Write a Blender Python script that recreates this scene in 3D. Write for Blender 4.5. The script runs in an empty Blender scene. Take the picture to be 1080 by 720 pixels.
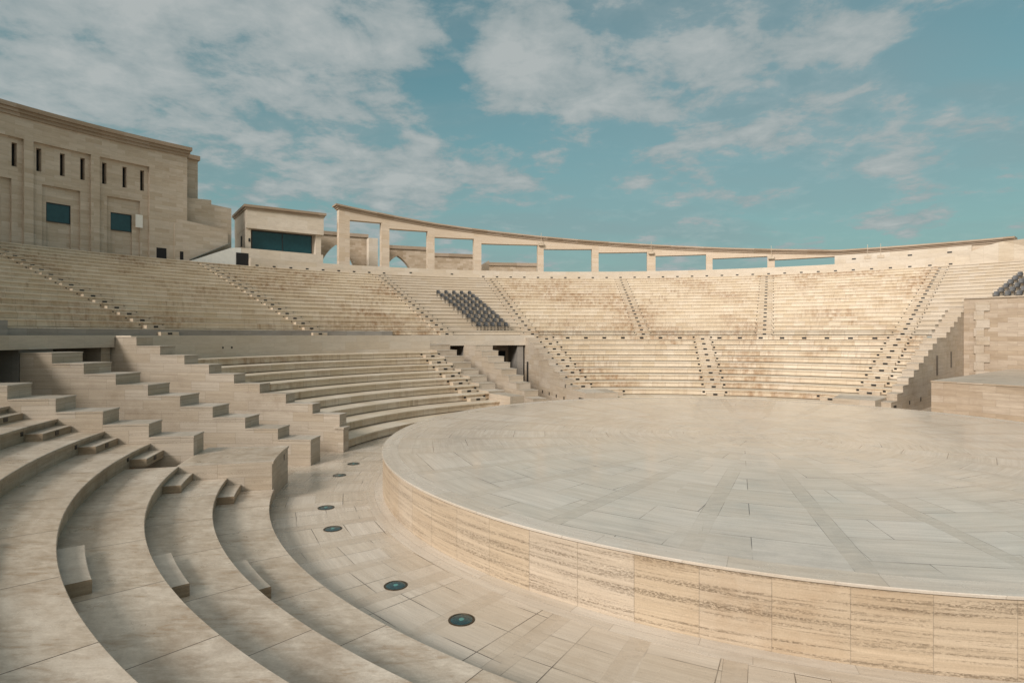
import bpy, bmesh, math, random
from mathutils import Vector
random.seed(7)
C = bpy.context.scene.collection
sc = bpy.context.scene
PI = math.pi
rad = math.radians
CX, CY = 9.571, 23.228          # centre of the round stage; the camera stands at x=0, y=0
EYE = 5.33
RISE = 0.441
def RK(k): return 17.8 + 1.36*k if k <= 10 else 32.76            # front radius of lower tier k
def ZK(k): return RISE*(k+1)                                      # tread height of lower tier k
Z_DIAZ = ZK(11)
def RU(i): return 34.7 + 1.436*i                                  # upper tiers
def ZU(i): return Z_DIAZ + RISE*(i+1)
NU = 18
def P(R, th, z=0.0):
    t = rad(th); return (CX + R*math.sin(t), CY + R*math.cos(t), z)

# ------------------------------------------------------------------ materials
class NT:
    def __init__(s, mat):
        mat.use_nodes = True; s.t = mat.node_tree; s.t.nodes.clear(); s.n = s.t.nodes; s.l = s.t.links
    def node(s, typ, **kw):
        n = s.n.new(typ)
        for k, v in kw.items(): setattr(n, k, v)
        return n
    def put(s, sock, v):
        if hasattr(v, 'is_linked') or isinstance(v, bpy.types.NodeSocket): s.l.new(v, sock)
        else: sock.default_value = v
    def math(s, op, a, b=0.0, c=0.0, clamp=False):
        n = s.node('ShaderNodeMath', operation=op, use_clamp=clamp)
        s.put(n.inputs[0], a); s.put(n.inputs[1], b); s.put(n.inputs[2], c); return n.outputs[0]
    def mix(s, f, a, b, blend='MIX'):
        n = s.node('ShaderNodeMix', data_type='RGBA', blend_type=blend)
        s.put(n.inputs[0], f); s.put(n.inputs[6], a); s.put(n.inputs[7], b); return n.outputs[2]
    def ramp(s, f, stops, interp='LINEAR'):
        n = s.node('ShaderNodeValToRGB'); n.color_ramp.interpolation = interp
        e = n.color_ramp.elements
        while len(e) < len(stops): e.new(0.5)
        for q, (p, c) in zip(e, stops):
            q.position = p; q.color = (c, c, c, 1) if not hasattr(c, '__len__') else (*c, 1)
        s.put(n.inputs[0], f); return n.outputs[0]
    def maprange(s, v, a, b, c=0.0, d=1.0, smooth=False):
        n = s.node('ShaderNodeMapRange'); n.clamp = True
        if smooth: n.interpolation_type = 'SMOOTHSTEP'
        s.put(n.inputs[0], v); n.inputs[1].default_value = a; n.inputs[2].default_value = b
        n.inputs[3].default_value = c; n.inputs[4].default_value = d; return n.outputs[0]
    def noise(s, vec, scale, detail=4, rough=0.55, dist=0.0, w=None):
        n = s.node('ShaderNodeTexNoise'); n.noise_dimensions = '3D' if w is None else '4D'
        s.put(n.inputs['Vector'], vec); n.inputs['Scale'].default_value = scale
        n.inputs['Detail'].default_value = detail; n.inputs['Roughness'].default_value = rough
        n.inputs['Distortion'].default_value = dist
        if w is not None: s.put(n.inputs['W'], w)
        return n.outputs['Fac']
    def mapv(s, vec, scale=(1,1,1), loc=(0,0,0), rot=(0,0,0)):
        n = s.node('ShaderNodeMapping'); s.put(n.inputs[0], vec)
        n.inputs[1].default_value = loc; n.inputs[2].default_value = rot; n.inputs[3].default_value = scale; return n.outputs[0]
    def uv(s, name): return s.node('ShaderNodeUVMap', uv_map=name).outputs[0]
    def pos(s): return s.node('ShaderNodeNewGeometry').outputs['Position']
    def brick(s, vec, w, h, mortar=0.006, offset=0.5, smooth=0.0):
        n = s.node('ShaderNodeTexBrick'); s.put(n.inputs['Vector'], vec)
        n.offset = offset; n.offset_frequency = 2; n.squash = 1
        n.inputs['Color1'].default_value = (0,0,0,1); n.inputs['Color2'].default_value = (1,1,1,1); n.inputs['Mortar'].default_value = (.5,.5,.5,1)
        n.inputs['Scale'].default_value = 1; n.inputs['Mortar Size'].default_value = mortar; n.inputs['Mortar Smooth'].default_value = smooth
        n.inputs['Bias'].default_value = 0; n.inputs['Brick Width'].default_value = w; n.inputs['Row Height'].default_value = h
        return n.outputs['Color'], n.outputs['Fac']
    def out(s, color, rough=0.5, bump=None, bump_strength=0.3, bump_dist=0.01, spec=0.5, metal=0.0, extra=None):
        b = s.node('ShaderNodeBsdfPrincipled'); o = s.node('ShaderNodeOutputMaterial')
        s.put(b.inputs['Base Color'], color); s.put(b.inputs['Roughness'], rough); b.inputs['Metallic'].default_value = metal
        b.inputs['Specular IOR Level'].default_value = spec
        if bump is not None:
            n = s.node('ShaderNodeBump'); n.inputs['Strength'].default_value = bump_strength; n.inputs['Distance'].default_value = bump_dist
            s.put(n.inputs['Height'], bump); s.l.new(n.outputs[0], b.inputs['Normal'])
        if extra: extra(b)
        s.l.new(b.outputs[0], o.inputs[0])
def new(name):
    m = bpy.data.materials.new(name); return m, NT(m)

def stone(name, base, dark, stain, w=1.1, h=0.441, rough=(.35,.6), vein=(0.5, 5.0), stain_amt=0.5, joint=0.45, tint=0.14,
          streak=0.0, pits=0.0, layers=0.0, marble=0.0, uvn='UVMap', grain=1.0, bump=0.25, mortar=0.006, offset=0.5, voff=0.0, spec=0.5, pitcol=(.10,.06,.03), rust=0.0):
    """travertine / limestone slab: veins run along u, slabs set by a brick pattern in metres"""
    m, t = new(name)
    uv = t.uv(uvn); pos = t.pos()
    bv = t.mapv(uv, loc=(0, voff, 0)) if voff else uv
    rnd, mor = t.brick(bv, w, h, mortar, offset)
    rv = t.node('ShaderNodeSeparateColor'); t.l.new(rnd, rv.inputs[0]); r = rv.outputs[0]
    uvm = t.uv('UVMap')
    vn = t.noise(t.mapv(uvm, scale=(vein[0], vein[1], 1)), grain, 8, .62, .35, w=t.math('MULTIPLY', r, 40.0))
    fn = t.noise(t.mapv(uvm, scale=(vein[0]*4, vein[1]*3.5, 1)), grain, 6, .65, .1, w=t.math('MULTIPLY', r, 17.0))
    c = t.mix(t.maprange(vn, .34, .66), (*dark, 1), (*base, 1))
    c = t.mix(t.math('MULTIPLY', t.maprange(fn, .48, .72), .45), c, (*[x*.72 for x in dark], 1))
    if marble:
        mp = t.mapv(pos, scale=(.8, 2.3, 1.0), rot=(0, 0, .5))
        m1 = t.noise(mp, .75, 14, .66, .9); m2 = t.noise(mp, 3.4, 12, .74, .5); m3 = t.noise(mp, 1.5, 14, .62, 1.6)
        ridge = t.maprange(t.math('ABSOLUTE', t.math('SUBTRACT', m3, .5)), .0, .022, 1, 0)
        c = t.mix(t.math('MULTIPLY', t.maprange(m1, .49, .60), marble*.7), c, (*[x*.86 for x in dark], 1))
        c = t.mix(t.math('MULTIPLY', t.math('MULTIPLY', t.maprange(m2, .53, .60), t.maprange(m1, .47, .56)), marble), c, (*[x*q for x, q in zip(dark, (.78, .66, .54))], 1))
        c = t.mix(t.math('MULTIPLY', t.maprange(m2, .50, .38), marble*.8), c, (*[min(1, x*1.15) for x in base], 1))
        c = t.mix(t.math('MULTIPLY', t.math('MULTIPLY', ridge, t.maprange(m2, .40, .60)), marble*.55), c, (*[x*q for x, q in zip(dark, (.75, .62, .50))], 1))
    if layers:
        l1 = t.noise(t.mapv(uvm, scale=(.16, 24, 1)), 1.0, 10, .74, .0, w=t.math('MULTIPLY', r, .30))
        c = t.mix(t.math('MULTIPLY', t.maprange(l1, .36, .70), layers), c, (*[x*.55 for x in dark], 1))
        l2 = t.noise(t.mapv(uvm, scale=(.10, 10, 1)), 1.0, 8, .66, .0, w=t.math('MULTIPLY', r, .30))
        c = t.mix(t.math('MULTIPLY', t.maprange(l2, .55, .75), layers*.7), c, (*[min(1, x*1.22) for x in base], 1))
    # slab to slab tint
    tt = t.maprange(r, 0, 1, 1-tint, 1+tint)
    hsv = t.node('ShaderNodeHueSaturation'); t.put(hsv.inputs['Color'], c); t.put(hsv.inputs['Value'], tt)
    t.put(hsv.inputs['Saturation'], t.maprange(r, 0, 1, 1.12, .86)); c = hsv.outputs[0]
    # dirt clouds in world space
    d1 = t.noise(pos, .33, 5, .6); d2 = t.noise(pos, 2.1, 6, .65)
    dm = t.math('MULTIPLY', t.maprange(d1, .46, .70, smooth=True), t.maprange(d2, .30, .68))
    c = t.mix(t.math('MULTIPLY', dm, stain_amt), c, (*stain, 1))
    if streak:
        s1 = t.noise(t.mapv(uvm, scale=(3.2, .25, 1)), 1.0, 5, .7); s2 = t.noise(pos, .22, 3, .5)
        sm = t.math('MULTIPLY', t.maprange(s1, .47, .72), t.maprange(s2, .42, .66, smooth=True))
        c = t.mix(t.math('MULTIPLY', sm, streak), c, (.24, .15, .085, 1))
    if rust:
        s1 = t.noise(t.mapv(uvm, scale=(1.6, .9, 1)), 1.3, 6, .7); s2 = t.noise(pos, .12, 3, .5)
        sm = t.math('MULTIPLY', t.maprange(s1, .40, .66), t.maprange(s2, .47, .62, smooth=True))
        c = t.mix(t.math('MULTIPLY', sm, rust), c, (.29, .18, .10, 1))
    gr = t.noise(pos, 38.0, 4, .7)
    c = t.mix(1.0, c, t.ramp(gr, [(.30, (.92, .90, .88)), (.70, (1.10, 1.08, 1.06))]), 'MULTIPLY')
    bh = t.math('MULTIPLY', fn, .6)
    if pits:
        p1 = t.noise(t.mapv(uvm, scale=(20, 48, 1)), 1.0, 8, .8, .0, w=t.math('MULTIPLY', r, 23.0))
        p2 = t.noise(t.mapv(uvm, scale=(.22, 9, 1)), 1.0, 7, .70, .0, w=t.math('MULTIPLY', r, .35))
        pm = t.math('MULTIPLY', t.maprange(p1, .48, .60), t.maprange(p2, .48, .60))
        c = t.mix(t.math('MULTIPLY', pm, pits), c, (*pitcol, 1))
        bh = t.math('SUBTRACT', bh, t.math('MULTIPLY', pm, 1.2))
    c = t.mix(t.math('MULTIPLY', mor, joint), c, (.09, .065, .045, 1))
    bh = t.math('SUBTRACT', bh, t.math('MULTIPLY', mor, 1.0))
    rg = t.maprange(t.noise(pos, 1.7, 5, .6), .3, .7, rough[0], rough[1])
    rg = t.math('ADD', rg, t.math('MULTIPLY', dm, .18), clamp=True)
    t.out(c, rg, bh, bump, .012, spec)
    return m

def slabs(name, base, dark, band, w, h, rough, mortar=.006, bandw=.22, joint=.5, tint=.16, vein=(.28, 7.0), stain=(.30,.22,.14), stain_amt=.35, off=.37):
    """polished floor: radial darker strips, slabs laid square inside every sector (UV = metres inside the sector, Band.x = metres to the strip)"""
    m, t = new(name)
    uv = t.uv('UVMap'); pos = t.pos()
    rnd, mor = t.brick(uv, w, h, mortar, off)
    rv = t.node('ShaderNodeSeparateColor'); t.l.new(rnd, rv.inputs[0]); r = rv.outputs[0]
    bd = t.node('ShaderNodeSeparateXYZ'); t.l.new(t.uv('Band'), bd.inputs[0])
    far = t.math('MULTIPLY', t.maprange(bd.outputs[1], 5.5, 8.5), t.maprange(t.noise(pos, .22, 2, .5), .36, .56, .25, 1.0))
    bm_ = t.math('MULTIPLY', t.math('LESS_THAN', bd.outputs[0], bandw), far)
    bl = t.math('LESS_THAN', t.math('ABSOLUTE', t.math('SUBTRACT', bd.outputs[0], bandw)), .005)
    bl = t.math('MULTIPLY', bl, far)
    vn = t.noise(t.mapv(uv, scale=(vein[0], vein[1], 1)), 1.0, 8, .62, .5, w=t.math('MULTIPLY', r, 31.0))
    fn = t.noise(t.mapv(uv, scale=(vein[0]*2.2, vein[1]*5, 1)), 1.0, 8, .7, .3, w=t.math('MULTIPLY', r, 12.0))
    c = t.mix(t.maprange(vn, .33, .66), (*dark, 1), (*base, 1))
    c = t.mix(t.math('MULTIPLY', t.maprange(fn, .42, .70), .62), c, (*[x*.75 for x in dark], 1))
    hsv = t.node('ShaderNodeHueSaturation'); t.put(hsv.inputs['Color'], c); t.put(hsv.inputs['Value'], t.maprange(r, 0, 1, 1-tint, 1+tint))
    t.put(hsv.inputs['Saturation'], t.maprange(r, 0, 1, 1.10, .88)); c = hsv.outputs[0]
    cb = t.mix(t.maprange(t.noise(t.mapv(pos, scale=(1.2, 5, 1)), 1.6, 8, .68), .36, .64), (*band, 1), (*[x*1.35 for x in band], 1))
    c = t.mix(t.math('MULTIPLY', bm_, .74), c, cb)
    d1 = t.noise(pos, .3, 5, .6); d2 = t.noise(pos, 1.9, 6, .65)
    dm = t.math('MULTIPLY', t.maprange(d1, .45, .7, smooth=True), t.maprange(d2, .3, .68))
    c = t.mix(t.math('MULTIPLY', dm, stain_amt), c, (*stain, 1))
    gr = t.noise(pos, 34.0, 4, .7)
    c = t.mix(1.0, c, t.ramp(gr, [(.30, (.945, .925, .905)), (.70, (1.085, 1.065, 1.045))]), 'MULTIPLY')
    ml = t.math('MAXIMUM', t.math('MULTIPLY', mor, t.math('SUBTRACT', 1.0, bm_)), bl)
    # joints open and close: some are filled flush, some are dark
    ml = t.math('MULTIPLY', ml, t.maprange(t.noise(pos, .7, 2, .5), .40, .58))
    c = t.mix(t.math('MULTIPLY', ml, joint), c, (.08, .06, .045, 1))
    rg = t.maprange(t.noise(pos, 1.3, 5, .6), .3, .7, rough[0], rough[1])
    t.out(c, rg, t.math('SUBTRACT', t.math('MULTIPLY', fn, .12), ml), .08, .005, .55)
    return m

def plain(name, col, rough=.5, metal=0.0, var=.12, spec=.5, scale=3.0):
    m, t = new(name)
    n = t.noise(t.pos(), scale, 5, .6)
    c = t.mix(t.maprange(n, .3, .7), (*[x*(1-var) for x in col], 1), (*[min(1, x*(1+var)) for x in col], 1))
    t.out(c, rough, n, .1, .005, spec, metal); return m

M = {}
# foreground polished treads and their risers
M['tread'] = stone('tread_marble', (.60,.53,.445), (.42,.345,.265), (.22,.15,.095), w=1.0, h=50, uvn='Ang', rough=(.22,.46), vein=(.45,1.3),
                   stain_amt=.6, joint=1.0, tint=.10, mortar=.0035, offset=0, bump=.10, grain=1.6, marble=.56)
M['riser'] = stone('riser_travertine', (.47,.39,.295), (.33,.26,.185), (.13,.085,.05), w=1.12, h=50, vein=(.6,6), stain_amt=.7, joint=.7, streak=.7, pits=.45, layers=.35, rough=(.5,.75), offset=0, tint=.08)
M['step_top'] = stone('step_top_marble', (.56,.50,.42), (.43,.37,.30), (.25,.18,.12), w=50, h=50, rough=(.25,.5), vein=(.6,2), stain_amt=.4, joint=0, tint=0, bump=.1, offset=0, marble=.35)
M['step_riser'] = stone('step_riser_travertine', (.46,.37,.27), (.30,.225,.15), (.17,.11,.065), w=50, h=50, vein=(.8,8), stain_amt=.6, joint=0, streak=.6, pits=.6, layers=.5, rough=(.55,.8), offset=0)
# cheek walls and platforms
M['cheek'] = stone('cheek_travertine', (.53,.455,.365), (.425,.355,.275), (.25,.185,.125), w=1.55, h=.441, vein=(.35,8), stain_amt=.5, joint=.40, pits=.5, layers=.5, rough=(.45,.7), tint=.045)
M['cap'] = stone('cap_marble', (.50,.445,.375), (.39,.335,.27), (.22,.165,.11), w=1.6, h=50, vein=(.4,3), stain_amt=.5, joint=.5, rough=(.3,.55), offset=0, layers=.2)
# far tiers
M['far_riser'] = stone('far_riser_stone', (.60,.52,.405), (.53,.445,.335), (.38,.28,.18), w=1.0, h=50, vein=(.5,4), stain_amt=.5, joint=.35, streak=.85, rust=.95, tint=.055, rough=(.55,.8), mortar=.010, offset=0)
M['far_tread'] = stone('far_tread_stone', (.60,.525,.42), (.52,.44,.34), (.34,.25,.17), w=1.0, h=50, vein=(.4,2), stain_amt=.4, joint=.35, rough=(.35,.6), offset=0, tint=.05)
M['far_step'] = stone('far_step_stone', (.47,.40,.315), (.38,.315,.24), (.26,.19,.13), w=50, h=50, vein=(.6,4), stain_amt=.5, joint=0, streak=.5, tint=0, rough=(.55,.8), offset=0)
M['clean_riser'] = stone('clean_riser_stone', (.50,.435,.35), (.44,.375,.295), (.35,.28,.20), w=1.3, h=50, vein=(.4,4), stain_amt=.3, joint=.25, tint=.04, rough=(.55,.8), offset=0)
M['parapet'] = stone('parapet_stone', (.53,.465,.38), (.47,.405,.325), (.36,.29,.22), w=1.9, h=.6, vein=(.4,3), stain_amt=.3, joint=.18, rough=(.5,.75), tint=.035)
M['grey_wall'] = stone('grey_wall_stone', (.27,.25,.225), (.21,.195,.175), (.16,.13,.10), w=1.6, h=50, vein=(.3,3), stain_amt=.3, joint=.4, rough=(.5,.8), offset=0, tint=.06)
# stage
M['stage_wall'] = stone('stage_wall_travertine', (.56,.465,.355), (.47,.38,.28), (.34,.24,.15), w=1.17, h=50, vein=(.14,8), stain_amt=.65, joint=.34, tint=.025,
                        pits=.85, layers=.42, rough=(.5,.8), mortar=.005, bump=.8, pitcol=(.25,.165,.10), offset=0)
M['stage_top'] = slabs('stage_marble', (.62,.56,.485), (.49,.43,.36), (.38,.33,.27), 2.5, 1.25, (.10,.24), mortar=.009, bandw=.19, joint=.9, tint=.05, vein=(.30,5.5), stain=(.36,.33,.29), stain_amt=.7)
M['rim'] = stone('rim_marble', (.58,.52,.445), (.48,.42,.35), (.32,.25,.18), w=2.4, h=50, vein=(.35,6), stain_amt=.35, joint=.4, rough=(.18,.36), offset=0, tint=.03)
M['floor'] = slabs('floor_limestone', (.585,.515,.43), (.485,.415,.335), (.36,.30,.235), 1.15, .86, (.18,.38), mortar=.009, bandw=.19, joint=1.0, tint=.06, vein=(.4,6), off=0.0)
# buildings
M['facade'] = stone('facade_limestone', (.52,.44,.35), (.43,.36,.28), (.3,.22,.15), w=1.4, h=.42, vein=(.25,3), stain_amt=.3, joint=.22, rough=(.6,.85), tint=.09)
M['cornice'] = stone('cornice_stone', (.36,.28,.205), (.28,.215,.155), (.2,.14,.1), w=2.2, h=50, vein=(.3,6), stain_amt=.3, joint=.3, rough=(.6,.85), offset=0)
M['pale'] = stone('pale_render', (.60,.53,.44), (.53,.46,.375), (.4,.33,.26), w=2.4, h=1.1, vein=(.4,1.5), stain_amt=.3, joint=.15, rough=(.6,.85), tint=.05)
M['brown'] = stone('brown_brickwork', (.47,.38,.285), (.38,.30,.215), (.2,.13,.08), w=.9, h=.34, vein=(.5,4), stain_amt=.35, joint=.3, rough=(.65,.9), tint=.16)
M['white'] = plain('white_render', (.70,.68,.63), .7, var=.05)
M['colonnade'] = stone('colonnade_stone', (.545,.455,.355), (.46,.375,.285), (.38,.28,.2), w=2.0, h=.9, vein=(.3,3), stain_amt=.22, joint=.2, rough=(.6,.85), tint=.05)
M['block_wall'] = stone('block_wall_stone', (.43,.35,.265), (.31,.245,.18), (.22,.15,.1), w=1.3, h=.40, vein=(.5,5), stain_amt=.4, joint=.45, rough=(.6,.85), tint=.10)
M['ground'] = stone('sandy_ground', (.42,.34,.25), (.34,.27,.19), (.25,.18,.12), w=50, h=50, stain_amt=.5, joint=0, rough=(.8,.95), offset=0)
M['dark'] = plain('dark_lamp_glass', (.010,.009,.008), .35, var=.3)
M['void'] = plain('painted_opening_dark', (.009,.008,.008), .8, var=.2)  # near-black colour stands in for the darkness inside openings
M['teal_glass'] = plain('teal_window_glass', (.012,.050,.058), .08, var=.15, spec=.6)
M['metal'] = plain('bronze_metal', (.10,.075,.05), .4, .8)
M['rail'] = plain('grey_rail_paint', (.17,.18,.16), .5)
M['steel'] = plain('dark_steel', (.05,.05,.05), .45, .6)
M['seat_black'] = plain('black_seat_plastic', (.018,.018,.020), .65)
M['seat_grey'] = plain('grey_seat_pad', (.055,.056,.058), .55)
M['lamp_body'] = plain('cream_lamp_body', (.42,.34,.25), .5)
def lens_mat():
    m, t = new('teal_lamp_lens')
    n = t.noise(t.pos(), 14, 4, .6)
    c = t.mix(t.maprange(n, .35, .65), (.004, .022, .027, 1), (.008, .05, .054, 1))
    def ex(b): b.inputs['Coat Weight'].default_value = .25; b.inputs['Coat Roughness'].default_value = .08
    t.out(c, .25, n, .15, .004, .6, extra=ex); return m
M['lens'] = lens_mat()
M['painted_highlight'] = plain('pale_highlight_paint', (.10,.28,.26), .3, .3)

# ------------------------------------------------------------------ mesh helpers
class MB:
    def __init__(s): s.v=[]; s.f=[]; s.u=[]; s.w=[]; s.m=[]
    def face(s, pts, uv, w=None, m=0):
        b = len(s.v); s.v += [tuple(p) for p in pts]; s.f.append(list(range(b, b+len(pts))))
        s.u.append(list(uv)); s.w.append(list(w if w else uv)); s.m.append(m)
    def build(s, name, mats, parent=None, loc=(0,0,0), merge=True, names=('UVMap','Ang'), fix=True):
        me = bpy.data.meshes.new(name); me.from_pydata([(x-loc[0], y-loc[1], z-loc[2]) for x, y, z in s.v], [], s.f)
        for nm, src in zip(names, (s.u, s.w)):
            ul = me.uv_layers.new(name=nm); flat=[]
            for f in src:
                for q in f: flat += [q[0], q[1]]
            ul.data.foreach_set('uv', flat)
        if not isinstance(mats, (list, tuple)): mats = [mats]
        for m in mats: me.materials.append(m)
        me.polygons.foreach_set('material_index', [min(x, len(mats)-1) for x in s.m])
        if merge:
            bm = bmesh.new(); bm.from_mesh(me); bmesh.ops.remove_doubles(bm, verts=bm.verts, dist=1e-4)
            if fix: bmesh.ops.recalc_face_normals(bm, faces=bm.faces)
            bm.to_mesh(me); bm.free()
        o = bpy.data.objects.new(name, me); C.objects.link(o)
        if parent is not None:
            o.parent = parent; o.location = Vector(loc) - Vector(parent.get('_w', parent.location))
        else: o.location = loc
        return o
    # profile swept round the stage centre; prof = closed list of (R, z); zf(th) is added to the points listed in zi
    def arc(s, prof, t0, t1, step=1.0, zf=None, zi=(), caps=True, top=0, side=1, uo=0.0):
        n = max(1, int(math.ceil(abs(t1-t0)/step)))
        ths = [t0+(t1-t0)*i/n for i in range(n+1)]
        def pt(j, th):
            R, z = prof[j]; return P(R, th, z + (zf(th) if (zf and j in zi) else 0))
        k = len(prof)
        for j in range(k):
            j2 = (j+1) % k; (Ra, za), (Rb, zb) = prof[j], prof[j2]
            horiz = abs(zb-za) <= abs(Rb-Ra); Rm = (Ra+Rb)/2
            for a, b in zip(ths[:-1], ths[1:]):
                q = [pt(j, a), pt(j, b), pt(j2, b), pt(j2, a)]
                ua, ub = rad(a)*Rm+uo, rad(b)*Rm+uo; ga, gb = (a+138.8)/6.9, (b+138.8)/6.9
                va, vb = (Ra, Rb) if horiz else (za, zb)
                s.face(q, [(ua,va),(ub,va),(ub,vb),(ua,vb)], [(ga,va),(gb,va),(gb,vb),(ga,vb)], top if horiz else side)
        if caps:
            for th in (t0, t1):
                s.face([pt(j, th) for j in range(k)], [(prof[j][0], prof[j][1]) for j in range(k)], None, side)
    def sector(s, R0, R1, t0, t1, z0, z1, step=1.0, top=0, side=1):
        s.arc([(R0,z0),(R0,z1),(R1,z1),(R1,z0)], t0, t1, step, top=top, side=side)
    # prism over a polygon of (theta, z), from R0 to R1
    def prism(s, poly, R0, R1, side=0):
        k = len(poly)
        for R in (R0, R1): s.face([P(R, t, z) for t, z in poly], [(rad(t)*R, z) for t, z in poly], None, side)
        for j in range(k):
            (ta, za), (tb, zb) = poly[j], poly[(j+1) % k]
            s.face([P(R0,ta,za), P(R0,tb,zb), P(R1,tb,zb), P(R1,ta,za)], [(rad(ta)*R0,0),(rad(tb)*R0,zb-za),(rad(tb)*R0,R1-R0+zb-za),(rad(ta)*R0,R1-R0)], None, side)
    # oriented box: origin corner o, axes u,v (unit 2-vectors), lengths, z0..z1
    def obox(s, o, u, v, lu, lv, z0, z1, m=0):
        c = [(0,0),(lu,0),(lu,lv),(0,lv)]
        p = [(o[0]+u[0]*a+v[0]*b, o[1]+u[1]*a+v[1]*b) for a, b in c]
        for i in range(4):
            j = (i+1) % 4; L = lu if i % 2 == 0 else lv; off = i*13.7
            s.face([(*p[i],z0),(*p[j],z0),(*p[j],z1),(*p[i],z1)], [(off,z0),(off+L,z0),(off+L,z1),(off,z1)], None, m)
        for z in (z0, z1): s.face([(*q, z) for q in p], c, None, m)
    def box(s, x0, x1, y0, y1, z0, z1, m=0): s.obox((x0,y0), (1,0), (0,1), x1-x0, y1-y0, z0, z1, m)
    def lathe(s, prof, n=40, m=0):
        for (ra, za), (rb, zb) in zip(prof[:-1], prof[1:]):
            for i in range(n):
                a, b = 2*PI*i/n, 2*PI*(i+1)/n
                pts = [(ra*math.cos(a), ra*math.sin(a), za), (ra*math.cos(b), ra*math.sin(b), za), (rb*math.cos(b), rb*math.sin(b), zb), (rb*math.cos(a), rb*math.sin(a), zb)]
                if ra < 1e-6: pts = [pts[0], pts[2], pts[3]]
                elif rb < 1e-6: pts = pts[:3]
                s.face(pts, [(q[0], q[1]) for q in pts], None, m)

def tag(o, label=None, cat=None, group=None, kind=None):
    if label: o['label'] = label
    if cat: o['category'] = cat
    if group: o['group'] = group
    if kind: o['kind'] = kind
    return o
def thing(name, label, cat, loc, group=None):
    e = bpy.data.objects.new(name, None); C.objects.link(e); e.location = loc; e.empty_display_size = .5
    e['label'] = label; e['category'] = cat
    if group: e['group'] = group
    return e
def single(mb, name, mats, label, cat, group=None):
    """a thing that is one mesh, its origin moved to its base"""
    xs = [p[0] for p in mb.v]; ys = [p[1] for p in mb.v]; zs = [p[2] for p in mb.v]
    loc = ((min(xs)+max(xs))/2, (min(ys)+max(ys))/2, min(zs))
    return tag(mb.build(name, mats, None, loc), label, cat, group)
ORD = ['first','second','third','fourth','fifth','sixth','seventh','eighth','ninth','tenth','eleventh','twelfth','thirteenth','fourteenth']

# little dark lamps set in risers: one shared mesh, local x along the riser, local -y towards the stage
_lm = {}
def lamp_mesh(w, h):
    key = (round(w,3), round(h,3))
    if key not in _lm:
        b = MB(); b.box(-w/2, w/2, -.012, .05, -h/2, h/2)
        o = b.build('step_light', M['dark']); _lm[key] = o.data; bpy.data.objects.remove(o)
    return _lm[key]
def lamp(parent, R, th, z, w=.28, h=.12, name='step_light', rot=None):
    o = bpy.data.objects.new(name, lamp_mesh(w, h)); C.objects.link(o)
    o.parent = parent; o.location = Vector(P(R, th, z)) - parent.location
    o.rotation_euler = (0, 0, -rad(th) if rot is None else rot); return o

# ------------------------------------------------------------------ the setting: ground, orchestra floor
g = MB(); n = 48
for i in range(n):
    a, b = 2*PI*i/n, 2*PI*(i+1)/n; L = 1500
    p = [(CX,CY,-.12),(CX+L*math.cos(a),CY+L*math.sin(a),-.12),(CX+L*math.cos(b),CY+L*math.sin(b),-.12)]
    g.face(p, [(q[0],q[1]) for q in p])
tag(g.build('ground', M['ground'], fix=False), kind='structure')

def sector_sheet(mb, rads, per, off, z, m=0, t0=-180, t1=180):
    """sheet of laid slabs: UV metres inside each sector; Band = distance to the strip on the sector edge"""
    N = int(round((t1-t0)/per)); h = rad(per/2)
    for i in range(N):
        c = off + per*i
        for R0, R1 in zip(rads[:-1], rads[1:]):
            sub = 4
            for q in range(2*sub):
                a, b = -h+h*q/sub, -h+h*(q+1)/sub
                pts, uv, bd = [], [], []
                for R, f in ((R0,a),(R0,b),(R1,b),(R1,a)):
                    x, y = R*math.sin(f), R*math.cos(f)
                    pts.append(P(R, c+math.degrees(f), z)); uv.append((x+7.37*i, y+3.1*i))
                    bd.append(((R*math.cos(f))*math.sin(h)-abs(x)*math.cos(h), R))
                if R0 < 1e-6: pts, uv, bd = [pts[0],pts[2],pts[3]], [uv[0],uv[2],uv[3]], [bd[0],bd[2],bd[3]]
                mb.face(pts, uv, bd, m)
fl = MB(); sector_sheet(fl, [12.0, 14.45, 15.05, 16.4, 17.9, 22, 28, 34.5, 42.5], 6.0, -123.6, 0.0)
tag(fl.build('floor', M['floor'], names=('UVMap','Band'), fix=False), kind='structure')

# ------------------------------------------------------------------ the round stage
ST = 1.33; SR = 14.386
stage = thing('round_stage', 'large round raised stage of pale marble with a banded travertine side wall', 'stage', (CX, CY, 0))
b = MB(); sector_sheet(b, [0, 2, 5, 8, 11, 13.85], 12.0, -147.0, ST)
b.build('stage_floor', M['stage_top'], stage, names=('UVMap','Band'), fix=False)
b = MB(); b.arc([(13.85, ST-.2), (13.85, ST), (SR-.012, ST), (SR, ST-.012), (SR, ST-.05), (SR-.05, ST-.056), (SR-.05, ST-.2)], -180, 180, .75, caps=False)
b.build('rim_ring', [M['rim'], M['rim']], stage)
b = MB(); b.arc([(SR-.03, -.05), (SR-.03, ST-.075), (SR-.4, ST-.075), (SR-.4, -.05)], -180, 180, .75, caps=False)
b.build('side_wall', [M['stage_wall'], M['stage_wall']], stage)
b = MB(); b.arc([(SR-.1, ST-.08), (SR-.1, ST-.045), (SR-.3, ST-.045), (SR-.3, ST-.08)], -180, 180, 1.5, caps=False)
b.build('painted_shadow_joint', M['void'], stage)  # black ring painted in for the shade line under the rim
# flush border courses round the foot of the wall
b = MB(); b.arc([(SR-.03, -.03), (SR-.03, .005), (SR+.24, .005), (SR+.24, -.03)], -180, 180, .75, caps=False, uo=3)
b.arc([(SR+.25, -.03), (SR+.25, .005), (SR+.50, .005), (SR+.50, -.03)], -180, 180, .75, caps=False, uo=9.4)
b.build('foot_ring', [M['rim'], M['rim']], stage)

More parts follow.
